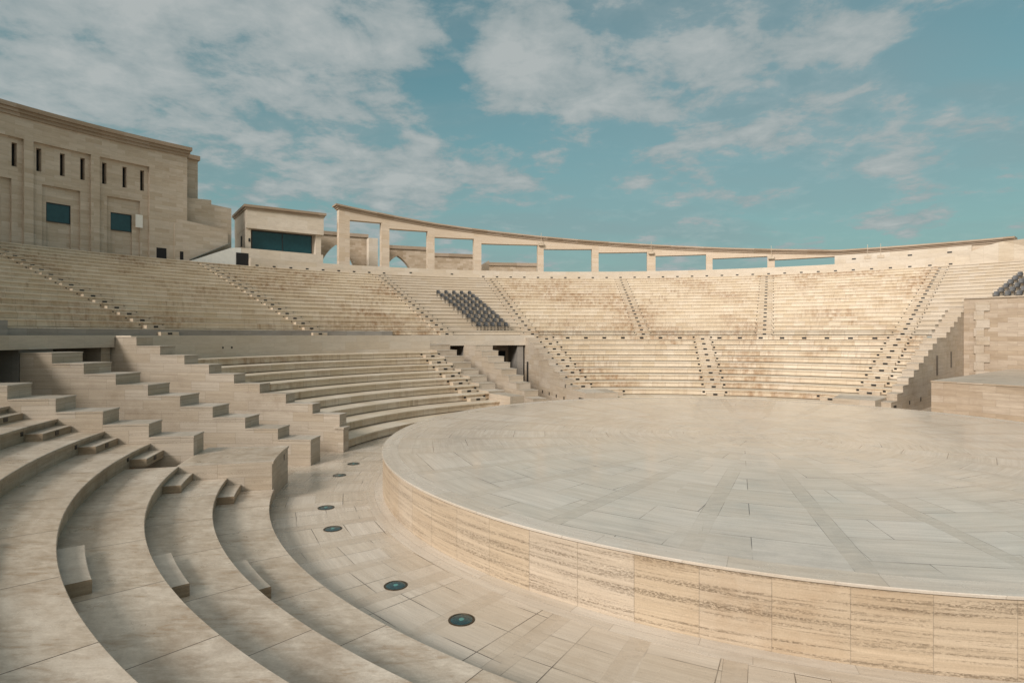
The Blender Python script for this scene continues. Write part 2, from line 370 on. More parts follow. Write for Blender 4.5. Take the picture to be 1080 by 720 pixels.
# ------------------------------------------------------------------ in-floor lamps
def floor_light(th, label):
    e = thing('floor_light', label, 'floor lamp', P(16.16, th, 0), 'round lamps set in the floor beside the stage')
    return e
lab = ['flush round floor lamp nearest the camera beside the stage wall', 'flush round teal floor lamp, second nearest along the walkway',
       'flush round teal floor lamp beside the lowest foreground step, third nearest', 'flush round floor lamp beside the corner of the pale platform, fourth nearest',
       'flush round floor lamp in front of the stepped spur wall, second farthest', 'farthest flush round floor lamp, near the end of the curved benches']
angs = [-139.4, -131.8, -116.2, -108.6, -93.5, -86.5]
proto = None
for a, l in zip(angs, lab):
    e = floor_light(a, l)
    if proto is None:
        b = MB(); b.lathe([(.250,.002),(.250,.010),(.240,.014),(.215,.014),(.208,.006)]); r1 = b.build('rim', M['metal'], e, loc=tuple(e.location)) if False else None
        def loc_part(mb, nm, mat):
            me_o = mb.build(nm, mat); me_o.parent = e; return me_o
        p1 = loc_part(b, 'rim', M['metal'])
        b = MB(); b.lathe([(.21,.007),(.17,.012),(.1,.015),(0,.016)]); p2 = loc_part(b, 'lens', M['lens'])
        b = MB(); b.lathe([(.052,.0165),(.05,.019),(0,.019)], 20); p3 = loc_part(b, 'painted_highlight', M['painted_highlight'])  # small pale disc painted as the bright highlight inside the lens
        proto = [p1, p2, p3]
    else:
        for q in proto:
            c = q.copy(); C.objects.link(c); c.parent = e

# ------------------------------------------------------------------ seating tiers
def tier_profile(R0, R1, z, zb, nose=.065, th=.09, gap=0.0):
    foot = [(R0+.14, zb), (R0+.14, z-RISE+gap), (R0, z-RISE+gap)] if gap else [(R0, zb)]
    return foot + [(R0, z-th), (R0-nose, z-th), (R0-nose, z-.012), (R0-nose+.012, z), (R1+.12, z), (R1+.12, zb)]
def bank(name, label, cat, t0, t1, ks, lower=True, mats=None, ends=None, step=1.0, group=None, name_part='tier'):
    """a bank of tiers between two angles; ends = {k: (t0, t1)} for rows that stop short"""
    R, Z = (RK, ZK) if lower else (RU, ZU)
    e = thing(name, label, cat, P(R(ks[0]), (t0+t1)/2, Z(ks[0])-RISE), group)
    for k in ks:
        a, b = (ends or {}).get(k, (t0, t1))
        R1 = R(k+1) if lower else RU(k+1)
        mb = MB(); mb.arc(tier_profile(R(k), R1, Z(k), (Z(k)-RISE-.12) if Z(k) > .5 else -.05, gap=0.0 if (mats and mats[0] is M['tread']) else .055), a, b, step, uo=random.uniform(0,40))
        mb.build(name_part, mats or [M['far_tread'], M['far_riser']], e)
    return e

G_LOW, G_UP, G_ST = 'lower banks of curved stone benches', 'upper banks of stone tiers', 'aisle stairs between the tiers'
# A: the foreground bank under the camera
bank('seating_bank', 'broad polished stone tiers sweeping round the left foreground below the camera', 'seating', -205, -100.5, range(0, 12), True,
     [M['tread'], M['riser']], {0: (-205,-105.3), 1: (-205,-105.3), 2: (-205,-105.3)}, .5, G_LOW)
b = MB(); b.arc(tier_profile(RK(2), RK(3), ZK(2), ZK(1)-.1), -105.3, -100.5, .5)
# B: curved benches left of the central entrance
bank('seating_bank', 'curved stone benches in the middle distance between the left spur wall and the central entrance', 'seating', -76.6, -33.0, range(0, 9), True, None, None, .75, G_LOW)
# C: long bank facing the camera
bank('seating_bank', 'long lower bank of stone tiers behind the stage, right of the central entrance', 'seating', -13.0, 45.2, range(0, 12), True, None,
     {0: (-7.0,37.6), 1: (-7.0,37.6)}, .75, G_LOW)
# wall behind bank B, up to the walkway
b = MB(); b.sector(30.04, 31.0, -76.6, -33.0, ZK(8)-.2, Z_DIAZ, 1)
e = single(b, 'bench_back_wall', [M['cap'], M['parapet']], 'plain pale stone wall rising behind the curved benches on the left', 'wall')
for x, w in ((-65.2, .1), (-64.0, .12)): lamp(e, 30.04, x, 4.55, w, .12, 'wall_light_or_slot')
# walkway slab in front of the upper banks
b = MB(); b.sector(31.0, 34.9, -76.6, -33.0, Z_DIAZ-.35, Z_DIAZ, 1); tag(b.build('walkway', [M['far_tread'], M['parapet']]), kind='structure')
b = MB(); b.sector(31.0, 34.9, -97.9, -76.6, Z_DIAZ-.35, Z_DIAZ, 1); b.sector(33.1, 34.9, -33.0, -13.0, Z_DIAZ-.35, Z_DIAZ, 1)
tag(b.build('walkway', [M['far_tread'], M['parapet']]), kind='structure')

# upper banks, cut by the aisle stairs
UPA = [-66.0, -46.6, -27.0, -12.8, 5.5, 24.0, 42.0]
up_labels = ['upper tiers at the far left edge, under the tall building with slit windows', 'upper tiers between the two leftmost aisle stairs, below the tall building and white ramp',
  'upper tiers left of the central block of dark seats, under the arched walls', 'clean upper tiers around the central block of dark seats, above the entrance',
  'upper tiers just right of the central block of dark seats', 'upper tiers under the middle of the colonnade, two bays wide', 'upper tiers under the right end of the colonnade, beside the last aisle stair']
edges = [-132] + UPA + [45.2]  # first bank runs on unseen past the left edge, lengthened to darken that side
for i, (a, c) in enumerate(zip(edges[:7], edges[1:8])):
    ends = {0: (-81.4, c)} if i == 0 else None
    bank('upper_seating_bank', up_labels[i], 'seating', a, c, range(NU), False, [M['far_tread'], M['clean_riser']] if i == 3 else None, ends, 1.0, G_UP)
bank('upper_seating_bank', 'plain stone tiers around the dark seats at the far right edge', 'seating', 42, 72, range(NU), False,
     [M['far_tread'], M['clean_riser']], {k: (42, 45.2) for k in range(0, 5)}, 1.0, G_UP)
# grey foot wall of the upper banks on the left
b = MB(); b.sector(34.55, 34.9, -81.4, -35.5, Z_DIAZ, Z_DIAZ+RISE-.075, 1)
single(b, 'foot_wall', [M['grey_wall'], M['grey_wall']], 'long low grey stone band under the upper tiers on the left', 'wall')
b = MB(); b.sector(34.4, 34.9, -132, -81.4, Z_DIAZ, Z_DIAZ+.75, 1)
single(b, 'foot_wall', [M['grey_wall'], M['grey_wall']], 'taller dark grey wall piece at the left edge above the dark doorway', 'wall')

# ------------------------------------------------------------------ aisle stairs
def stair(label, thc, rows, lower, half=.62, lights=True, mats=None, drift=0.0, a0=None, a1=None, big=False):
    R, Z = (RK, ZK) if lower else (RU, ZU)
    k0 = rows[0]
    e = thing('aisle_stair', label, 'stairs', P(R(k0)-.4, thc, Z(k0)-RISE), G_ST)
    for k in rows:
        th = thc + drift*(k-k0); d = math.degrees(half/R(k)); t0, t1 = (th-d, th+d) if a0 is None else (a0, a1)
        zb = Z(k)-RISE
        mb = MB(); mb.arc([(R(k)-.46, zb-.02), (R(k)-.46, zb+RISE/2-.012), (R(k)-.448, zb+RISE/2), (R(k)-.002, zb+RISE/2), (R(k)-.002, zb-.02)], t0, t1, .5)
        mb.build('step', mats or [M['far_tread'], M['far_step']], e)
        if lights:
            w = .2 if big else .30
            lamp(e, R(k)-.46, (t0+t1)/2, zb+.12, w, .13)
            ds = math.degrees((.14 if big else .16)/R(k)); sw = .13 if big else .17
            sh = .12 if (big or lower) else .07
            if not (big or lower): sw = .10
            lamp(e, R(k)-.001, t0-ds, zb+.25, sw, sh); lamp(e, R(k)-.001, t1+ds, zb+.25, sw, sh)
    return e
FG = [M['step_top'], M['step_riser']]
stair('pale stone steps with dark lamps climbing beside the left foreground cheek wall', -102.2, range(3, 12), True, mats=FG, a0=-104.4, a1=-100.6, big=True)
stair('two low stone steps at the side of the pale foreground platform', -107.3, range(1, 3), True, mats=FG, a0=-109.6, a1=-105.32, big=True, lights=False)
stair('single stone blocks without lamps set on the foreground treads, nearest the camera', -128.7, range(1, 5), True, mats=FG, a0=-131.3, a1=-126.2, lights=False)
stair('stair with dark lamps on the curved benches left of the central entrance', -36.2, range(2, 9), True, drift=0.33)
stair('lower stair just right of the central entrance, behind the stage', -11.3, range(3, 12), True)
stair('short two-step stair at the foot of the lower bank, right of the central entrance', -5.6, range(0, 3), True)
stair('lower stair in the middle of the long bank behind the stage', 15.2, range(0, 12), True, drift=-.05)
stair('lower stair at the right end of the long bank, beside the shaded stepped wall', 42.0, range(3, 12), True)
stair('short two-step stair at the foot of the lower bank near its right end', 36.2, range(0, 3), True)
ulab = ['upper aisle stair nearest the left edge, below the slit-windowed building', 'upper aisle stair ending below the white ramp wall', 'upper aisle stair left of the central dark seats',
        'upper aisle stair right of the central dark seats', 'upper aisle stair below the middle of the colonnade', 'upper aisle stair that runs straight up, right of the middle of the colonnade',
        'upper aisle stair at the far right, left of the plain tiers']
for a, l in zip(UPA, ulab): stair(l, a, range(NU), False, drift={-66.0:.1, -12.8:.03}.get(a, 0))

# ------------------------------------------------------------------ stepped cheek walls and spur walls by the entrances
def stepped(mb, t0, t1, ks, rise, rend, floor=0.0):
    """one solid: stepped top following the rows"""
    prof = [(RK(ks[0]) if ks[0] <= 11 else RU(ks[0]-11), floor)]
    fr = lambda k: RK(k) if k <= 10 else RU(k-11)
    fz = lambda k: ZK(k) if k <= 11 else ZU(k-12)
    for i, k in enumerate(ks):
        z = fz(k)+rise; r1 = fr(ks[i+1]) if i+1 < len(ks) else rend
        prof += [(fr(k), z), (r1, z)]
    prof.append((rend, floor))
    # split in convex columns so that the caps stay clean
    for i, k in enumerate(ks):
        r1 = fr(ks[i+1]) if i+1 < len(ks) else rend
        z = fz(k)+rise; zp = fz(ks[i-1])+rise if i else floor
        n = max(1, int(abs(t1-t0)/1.0)); ths = [t0+(t1-t0)*j/n for j in range(n+1)]
        for a, c in zip(ths[:-1], ths[1:]):
            R = fr(k)
            mb.face([P(R,a,zp),P(R,c,zp),P(R,c,z),P(R,a,z)], [(rad(a)*R,zp),(rad(c)*R,zp),(rad(c)*R,z),(rad(a)*R,z)], None, 1)
            mb.face([P(R,a,z),P(R,c,z),P(r1,c,z),P(r1,a,z)], [(R,rad(a)*R),(R,rad(c)*R),(r1,rad(c)*R),(r1,rad(a)*R)], None, 0)
        for th in (t0, t1): mb.face([P(R,th,floor),P(R,th,zp),P(R,th,z),P(r1,th,z),P(r1,th,floor)] if i else [P(R,th,floor),P(R,th,z),P(r1,th,z),P(r1,th,floor)],
                                    [(R,floor),(R,zp),(R,z),(r1,z),(r1,floor)] if i else [(R,floor),(R,z),(r1,z),(r1,floor)], None, 1)
    for i, k in enumerate(ks):      # thin laid coping, a little proud, with an open joint under it
        r1 = fr(ks[i+1])-.012 if i+1 < len(ks) else rend
        z = fz(k)+rise; e_ = .018; dt = math.degrees(e_/fr(k))
        mb.arc([(fr(k)-e_, z+.006), (fr(k)-e_, z+.052), (fr(k)-e_+.01, z+.062), (r1, z+.062), (r1, z+.006)], t0-dt, t1+dt, 1.0, uo=k*3.3)
    last = fz(ks[-1])+rise
    mb.face([P(rend,t0,floor),P(rend,t1,floor),P(rend,t1,last),P(rend,t0,last)], [(0,floor),(1,floor),(1,last),(0,last)], None, 1)
G_CH = 'stepped stone walls beside the entrances'
CK = [M['cap'], M['cheek']]
# foreground cheek wall A: a row of blocks, one riser above each tread, and the platform in front of it
b = MB(); stepped(b, -100.5, -97.9, list(range(2, 11)), .59, 33.1)
single(b, 'stepped_wall', CK, 'stepped row of pale stone blocks ending the foreground tiers, nearest the camera', 'stepped wall', G_CH)
b = MB(); b.arc([(17.8,0),(17.8,ZK(2)-.07),(17.76,ZK(2)-.07),(17.76,ZK(2)),(20.515,ZK(2)),(20.515,0)], -105.28, -96.6, .6)
pl = single(b, 'stone_platform', [M['tread'], M['cheek']], 'low flat pale stone platform at the end of the foreground steps, beside the stage walkway', 'platform')
lamp(pl, 17.8, -98.3, 1.02, .10, .2, 'wall_light_or_slot')
# spur wall of the left entrance
b = MB(); stepped(b, -87.9, -84.7, list(range(0, 9)), .56, 30.05)
single(b, 'stepped_wall', CK, 'long stepped spur wall standing alone in the left entrance, behind the platform', 'stepped wall', G_CH)
# cheek of bank B, left end
b = MB(); stepped(b, -78.6, -76.6, list(range(0, 9)), 1.2, 33.1)
single(b, 'stepped_wall', CK, 'tall stepped wall closing the left end of the curved benches', 'stepped wall', G_CH)
b = MB(); b.sector(17.55, 17.98, -79.0, -77.4, 0, 1.06, 1); b.sector(17.5, 18.03, -79.2, -77.2, 1.06, 1.13, 1)
single(b, 'end_post', CK, 'short pale stone post with a cap at the near end of the curved benches', 'post')
# cheek of bank B, right end
b = MB(); stepped(b, -33.0, -29.5, list(range(2, 10)), .06, 33.1)
single(b, 'stepped_wall', CK, 'broad stepped wall at the right end of the curved benches, left side of the central entrance', 'stepped wall', G_CH)
b = MB(); b.sector(17.8, 20.51, -32.98, -29.5, 0, ZK(2)-.01, 1)
single(b, 'stone_platform', CK, 'small pale stone block at the stage edge, left side of the central entrance', 'platform')
# spur wall of the central entrance
b = MB(); stepped(b, -25.0, -22.0, list(range(1, 10)), -.03, 33.1)
single(b, 'stepped_wall', CK, 'stepped spur wall in the middle of the central entrance', 'stepped wall', G_CH)
# cheek of bank C, left end
b = MB(); stepped(b, -14.6, -13.0, list(range(2, 12)), .15, 34.5)
e = single(b, 'stepped_wall', CK, 'stepped wall on the right side of the central entrance, with small dark lamps along its foot', 'stepped wall', G_CH)
side = rad(14.6) + PI/2
for R, z, w, h in ((22.2,.5,.2,.24),(24.0,.5,.2,.24),(25.8,.5,.2,.24),(27.6,.5,.2,.24),(21.9,1.45,.16,.26)):
    lamp(e, R, -14.615, z, w, h, 'wall_light_or_slot', rot=side-PI)
lamp(e, 32.2, -14.615, 1.5, .55, 2.7, 'slot_opening', rot=side-PI)
b = MB(); b.sector(17.8, 20.51, -14.6, -7.02, 0, ZK(2)-.01, 1)
e = single(b, 'stone_platform', CK, 'low pale stone platform at the stage edge, right of the central entrance', 'platform')
lamp(e, 18.6, -14.615, .75, .9, .3, 'slot_opening', rot=side-PI)
b = MB(); b.sector(17.8, 20.51, 37.62, 45.18, 0, ZK(2)-.01, 1)
single(b, 'stone_platform', CK, 'low pale stone platform at the stage edge, by the right entrance', 'platform')
# cheek of bank C, right end: runs on up past the walkway
b = MB(); stepped(b, 45.2, 46.8, list(range(0, 12))+list(range(12, 17)), .2, 41.9)
e = single(b, 'stepped_wall', CK, 'tall stepped wall with a shaded side face at the right entrance', 'stepped wall', G_CH)
side = -rad(46.8) + PI/2
for R, z, w, h in ((36.5,3.3,.45,1.3),(31.5,3.0,.5,1.5),(20.0,.75,.6,.25),(23.5,.8,.22,.25),(26.5,.8,.22,.3),(30,.9,.22,.3)):
    lamp(e, R, 46.815, z, w, h, 'wall_light_or_slot', rot=side)  # the two tall ones are dark openings, drawn with the lamp box

# ------------------------------------------------------------------ entrances under the walkway
def portal(label, t0, t1, doors, zl=4.37, R0=33.1, deep=4.9, piers=()):
    e = thing('entrance_passage', label, 'entrance', P(R0, (t0+t1)/2, 0))
    b = MB(); b.sector(R0-.2, R0+.9, t0, t1, zl, Z_DIAZ+.02, 1); b.build('lintel', [M['parapet'], M['parapet']], e)
    b = MB(); b.sector(R0+.9, R0+deep+1, t0, t1, zl+.05, zl+.3, 1); b.build('ceiling', M['cheek'], e)
    b = MB(); b.sector(R0+deep, R0+deep+.6, t0, t1, 0, zl+.06, 1); b.build('back_wall', [M['cheek'], M['brown']], e)
    for s0, s1 in ((t0, t0+1.0), (t1-1.0, t1)):
        b = MB(); b.sector(R0+.05, R0+deep, s0, s1, 0, zl+.06, 1); b.build('side_wall', [M['cheek'], M['cheek']], e)
    for s0, s1 in piers:
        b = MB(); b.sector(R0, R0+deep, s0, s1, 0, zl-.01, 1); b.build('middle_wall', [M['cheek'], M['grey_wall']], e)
    for d0, d1, z1 in doors:
        b = MB(); b.sector(R0+deep-.07, R0+deep+.05, d0, d1, 0, z1, 1); b.build('door', M['void'], e)  # near-black sheet painted in for the dark inside the doorway
    return e
portal('central entrance with a dark doorway under the walkway, between stepped walls', -32.9, -13.05, [(-28.5, -25.5, 3.6), (-21.6, -16.4, 3.75)], 4.37, 33.1, 3.2, [(-24.9, -22.1), (-15.9, -14.9)])
portal('left entrance in deep shade with a dark doorway at the left edge', -97.9, -78.7, [(-96.8, -88.2, 4.6), (-84.5, -81.5, 3.9)], 4.72, 30.1, 4.2, [(-87.9, -84.7)])

# ------------------------------------------------------------------ right edge: quoined pier, courses wall, low block
b = MB(); b.sector(41.7, 43.2, 46.8, 74, 0, 8.5, 1)
w = thing('retaining_wall', 'tall coursed stone wall with a quoined corner pier at the right edge', 'wall', P(41.7, 52, 0))
b.build('wall', [M['cap'], M['block_wall']], w)
b = MB()
for i in range(11):
    z0 = .0+i*.74
    b.sector(41.58, 41.69, 47.78 if i % 2 else 47.95, 48.75 if i % 2 else 49.3, z0+.006, z0+.734, .5)
b.build('quoin_pier', [M['cap'], M['cheek']], w)
b = MB(); b.sector(41.6, 43.3, 46.85, 74, 8.5, 8.62, 1); b.build('coping', [M['cap'], M['cheek']], w)
b = MB(); b.sector(21.0, 41.2, 51.5, 80, 0, 2.42, 1); b.sector(20.95, 41.2, 51.45, 80, 2.42, 2.5, 1)
single(b, 'low_block', [M['cap'], M['block_wall']], 'low broad stone block at the right edge between the stage and the coursed wall', 'block')

# ------------------------------------------------------------------ parapet above the upper tiers, with its lamps
pp = thing('parapet_wall', 'pale curved parapet with a row of small dark lamps above the upper tiers', 'parapet', P(60.4, 0, ZU(17)))
b = MB(); b.sector(60.5, 61.0, -41.6, 44.5, ZU(17)-.1, 14.35, 1); b.build('wall', [M['cap'], M['parapet']], pp)
b = MB(); b.sector(61.0, 61.7, -41.6, 44.5, 12.5, 14.2, 1); b.build('back_fill', [M['cap'], M['parapet']], pp)
a = -40.9
while a < 43:
    if not (-26 < a < -13.5): lamp(pp, 60.5, a, ZU(17)+.28, .34, .16, 'wall_light_or_slot')
    a += 1.86
for a in (-22.6, -17.2): lamp(pp, 60.5, a, ZU(17)+.5, .34, .16, 'wall_light_or_slot')
for a in (33.5, 39.0, 42.6): lamp(pp, 61.6, a, 15.0, .45, .18, 'wall_light_or_slot')
b = MB(); b.sector(61.6, 62.5, 31.5, 44.5, 14.2, 15.6, 1); b.build('upper_band', [M['cap'], M['parapet']], pp)
# back wall of the right-hand tiers
b = MB(); b.prism([(44.5,ZU(17)-.1),(44.5,14.75),(45.8,15.25),(47.2,15.6),(50,15.65)]+[(50+3*i,15.65) for i in range(1,9)]+[(74-3*i,ZU(17)-.1) for i in range(0,10)], 60.4, 61.4)
single(b, 'parapet_wall', [M['clean_riser'], M['clean_riser']], 'higher plain parapet at the top right, right of the colonnade end', 'parapet')
# walkway lamps on the long bank
wl = [t for t in [-7.5+3.1*i for i in range(17)] if abs(t-14.8) > 1.2 and t < 40.5]
e = [o for o in C.objects if o.get('label','').startswith('long lower bank')][0]
for t in wl: lamp(e, RK(11)-.001, t, ZK(10)+.2, .36, .15, 'riser_light')

# terrace behind the parapet
b = MB(); b.sector(60.2, 100, -134, 80, 12.4, 12.9, 2); tag(b.build('terrace', [M['parapet'], M['facade']]), kind='structure')

# ------------------------------------------------------------------ colonnade
RC = 62.0
def ctop(th):   # top of the cornice, sloping down to the right
    pts = [(-31.4,22.3),(-19,20.86),(-5,19.6),(11.4,18.15),(32,16.3),(46,16.2),(60,16.2)]
    for (a,za),(c,zc) in zip(pts[:-1],pts[1:]):
        if th <= c: return za+(zc-za)*(th-a)/(c-a)
    return pts[-1][1]
col = thing('colonnade', 'curved open stone colonnade with rectangular bays and sloping cornice along the top', 'colonnade', P(RC, 0, 12.9))
piers = [(-31.2,-29.9),(-26.0,-25.0),(-20.1,-19.2),(-14.0,-13.0),(-5.4,-4.6),(1.9,2.8),(9.2,10.3),(16.7,17.5),(24.05,24.9),(31.7,33.2)]
soff = [20.45, 19.75, 19.0, 18.38, 17.8, 17.28, 16.68, 16.06, 15.52]
for a, c in piers:
    z1 = ctop((a+c)/2)-1.2
    b = MB(); b.arc([(RC,12.9),(RC,0),(RC+1.0,0),(RC+1.0,12.9)], a, c, .5, zf=lambda t: ctop(t)-.55, zi=(1,2)); b.build('pier', [M['colonnade'], M['colonnade']], col)
for (a, c), (a2, c2), s in zip(piers[:-1], piers[1:], soff):
    b = MB(); b.arc([(RC,s),(RC,0),(RC+1.0,0),(RC+1.0,s)], c, a2, .5, zf=lambda t: ctop(t)-.55, zi=(1,2)); b.build('beam', [M['colonnade'], M['colonnade']], col)
b = MB(); b.arc([(RC,12.9),(RC,0),(RC+1.0,0),(RC+1.0,12.9)], 33.2, 47.9, .5, zf=lambda t: ctop(t)-.55, zi=(1,2)); b.build('solid_end', [M['colonnade'], M['colonnade']], col)
b = MB()
for o0, za, zb in ((.14,-.56,-.36),(.28,-.36,-.2),(.46,-.2,0)):
    b.arc([(RC-o0,za),(RC-o0,zb),(RC+1.0+o0,zb),(RC+1.0+o0,za)], -31.2-o0, 48.0, .5, zf=ctop, zi=(0,1,2,3))
b.build('cornice', [M['cornice'], M['cornice']], col)
for a in (-5.0, 9.7, 24.5, 34.9, 36.2):
    z = ctop(a)-1.35
    b = MB(); b.sector(RC-.45, RC-.12, a-.35, a+.35, z, z+.34, .5); b.sector(RC-.12, RC, a-.08, a+.08, z+.1, z+.2, .5)
    f = b.build('floodlight', [M['lamp_body'], M['lamp_body']], col)
    b = MB(); b.sector(RC-.5, RC-.46, a-.022, a+.022, z+.3, ctop(a)+.42, .5); b.build('rod', M['lamp_body'], col)
# ------------------------------------------------------------------ left building: curved facade in relief
RB = 62.0
def xth(x):   # angle on the facade radius met by the given bearing column (surveyed columns of the photo)
    u = (x-540)/617.3; a_ = u*u+1; b_ = -2*(u*CX+CY); c_ = CX*CX+CY*CY-RB*RB
    Y = (-b_+math.sqrt(b_*b_-4*a_*c_))/(2*a_); return math.degrees(math.atan2(u*Y-CX, Y-CY))
def zat(x, y, R=RB):
    u = (x-540)/617.3; a_ = u*u+1; b_ = -2*(u*CX+CY); c_ = CX*CX+CY*CY-R*R
    Y = (-b_+math.sqrt(b_*b_-4*a_*c_))/(2*a_); return EYE + (353.1-y)/617.3*Y
bl = thing('stone_building', 'tall curved limestone building with slit windows and dark square windows at the upper left', 'building', P(RB, -58, 12.9))
cells = []     # rectangles (t0,t1,z0,z1,depth): later ones override earlier ones
bays = []
PER = 5.02
for j in range(14):  # bays beyond the left frame edge are unseen, added to shade that side
    t0, t1 = -60.2-PER*j, -55.8-PER*j
    if j == 0: t0, t1 = -60.15, -55.85
    bays.append((t0, t1))
bays = [(-55.15, -50.95)] + bays
slits, wins = [], []
for (t0, t1) in bays:
    w = t1-t0
    cells.append((t0, t1, 12.9, 23.2, .32))
    i0, i1 = t0+.165*w, t0+.83*w
    cells.append((i0, i1, 12.9, 19.45, .60))
    w0, w1 = t0+.255*w, t0+.68*w
    cells.append((w0, w1, 12.9, 17.92, .80)); wins.append((w0, w1, 16.1, 17.92))
    for f in (.095, .50, .86) if False else (.07, .47, .83):
        s0 = t0+f*w; slits.append((s0, s0+.085*w, 20.6, 22.75)); cells.append((s0, s0+.085*w, 20.6, 22.75, 1.0))
tb = sorted(set([-132.0, -47.5] + [q for c_ in cells for q in c_[:2]])); zb_ = sorted(set([12.9, 25.1] + [q for c_ in cells for q in c_[2:4]]))
def depth(t, z):
    d = 0
    for c_ in cells:
        if c_[0] < t < c_[1] and c_[2] < z < c_[3]: d = c_[4]
    return d
b = MB()
D = [[depth((tb[i]+tb[i+1])/2, (zb_[j]+zb_[j+1])/2) for j in range(len(zb_)-1)] for i in range(len(tb)-1)]
for i in range(len(tb)-1):
    for j in range(len(zb_)-1):
        d = D[i][j]; R = RB+d; a, c = tb[i], tb[i+1]; z0, z1 = zb_[j], zb_[j+1]
        n = max(1, int((c-a)/.8))
        for q in range(n):
            p0, p1 = a+(c-a)*q/n, a+(c-a)*(q+1)/n
            b.face([P(R,p0,z0),P(R,p1,z0),P(R,p1,z1),P(R,p0,z1)], [(rad(p0)*R,z0),(rad(p1)*R,z0),(rad(p1)*R,z1),(rad(p0)*R,z1)])
        if i+1 < len(tb)-1 and D[i+1][j] != d:
            R2 = RB+D[i+1][j]; b.face([P(R,c,z0),P(R2,c,z0),P(R2,c,z1),P(R,c,z1)], [(0,z0),(R2-R,z0),(R2-R,z1),(0,z1)])
        if j+1 < len(zb_)-1 and D[i][j+1] != d:
            R2 = RB+D[i][j+1]
            for q in range(n):
                p0, p1 = a+(c-a)*q/n, a+(c-a)*(q+1)/n
                b.face([P(R,p0,z1),P(R,p1,z1),P(R2,p1,z1),P(R2,p0,z1)], [(rad(p0)*R,0),(rad(p1)*R,0),(rad(p1)*R,R2-R),(rad(p0)*R,R2-R)])
for j in range(1):
    b.face([P(RB,-47.5,12.9),P(RB+9,-47.5,12.9),P(RB+9,-47.5,25.1),P(RB,-47.5,25.1)], [(0,12.9),(9,12.9),(9,25.1),(0,25.1)])
    b.face([P(RB,-132,12.9),P(RB+9,-132,12.9),P(RB+9,-132,25.1),P(RB,-132,25.1)], [(0,12.9),(9,12.9),(9,25.1),(0,25.1)])
    for q in range(84):
        a, c = -132+84.5*q/84, -132+84.5*(q+1)/84
        b.face([P(RB,a,25.1),P(RB,c,25.1),P(RB+9,c,25.1),P(RB+9,a,25.1)], [(0,0),(1,0),(1,9),(0,9)])
        b.face([P(RB+9,a,12.9),P(RB+9,c,12.9),P(RB+9,c,25.1),P(RB+9,a,25.1)], [(0,12.9),(1,12.9),(1,25.1),(0,25.1)])
b.build('wall', M['facade'], bl, fix=False)
b = MB()
for o0, za, zc in ((.18,25.1,25.42),(.34,25.42,25.72),(.55,25.72,26.1)):
    b.sector(RB-o0, RB+9.2, -132, -47.5+o0*.6, za, zc, 1)
b.build('cornice', [M['cornice'], M['cornice']], bl)
for w0, w1, z0, z1 in wins:
    b = MB(); b.sector(RB+.72, RB+.79, w0+.02, w1-.02, z0, z1-.02, .8); f = b.build('window', [M['teal_glass'], M['teal_glass']], bl)
    b = MB(); q = .055
    b.sector(RB+.66, RB+.719, w0, w1, z0, z0+.07, .8); b.sector(RB+.66, RB+.719, w0, w1, z1-.09, z1-.02, .8)
    b.sector(RB+.66, RB+.719, w0, w0+q, z0+.07, z1-.09, .8); b.sector(RB+.66, RB+.719, w1-q, w1, z0+.07, z1-.09, .8)
    fr_ = b.build('frame', M['steel']); fr_.parent = f; fr_.location = -f.parent.location - f.location
for w0, w1, z0, z1 in slits:
    b = MB(); b.sector(RB+.9, RB+.99, w0+.01, w1-.01, z0+.02, z1-.02, .8); b.build('slit_window', [M['void'], M['void']], bl)
b = MB(); b.sector(RB-.02, RB+.02, xth(165), xth(175.5), 12.9, zat(170,261.5), .8); b.build('door', [M['void'], M['void']], bl)
b = MB(); b.sector(RB-.02, RB+.03, xth(143), xth(150.5), zat(147,240), zat(147,226.5), .8); b.build('vent_panel', [M['white'], M['white']], bl)
# set back end bay
b = MB(); b.sector(RB+2.5, RB+9, -47.6, -45.75, 12.9, 25.6, .6); b.build('end_bay', [M['facade'], M['facade']], bl)
b = MB(); b.sector(RB+2.2, RB+9, -47.3, -45.6, 25.6, 26.1, .6); b.build('end_cornice', [M['cornice'], M['cornice']], bl)
# stair tower beside the building
tw = thing('stair_tower', 'stepped blank limestone stair tower beside the tall building', 'building', P(RB, -46, 12.9))
b = MB(); b.prism([(xth(186),12.9),(xth(186),20.7),(xth(226),20.95),(xth(226),20.45),(xth(247),20.3),(xth(247),12.9)], 63.0, 68.0); b.build('wall', M['facade'], tw)
b = MB(); b.prism([(xth(183.5),12.9),(xth(183.5),zat(183,236)),(xth(190),zat(190,231.5)),(xth(240),zat(240,243)),(xth(240),12.9)], 61.9, 62.98); b.build('front_block', M['facade'], tw)
b = MB(); b.prism([(xth(190.5),zat(190,250)),(xth(190.5),zat(190,211.5)),(xth(193.5),zat(192,212)),(xth(193.5),zat(192,250))], 62.6, 62.99); b.build('fin', M['pale'], tw)
b = MB(); b.sector(61.86, 61.95, xth(189.3), xth(193), zat(191,274), zat(191,265.3), .6); b.build('slot_window', [M['void'], M['void']], tw)
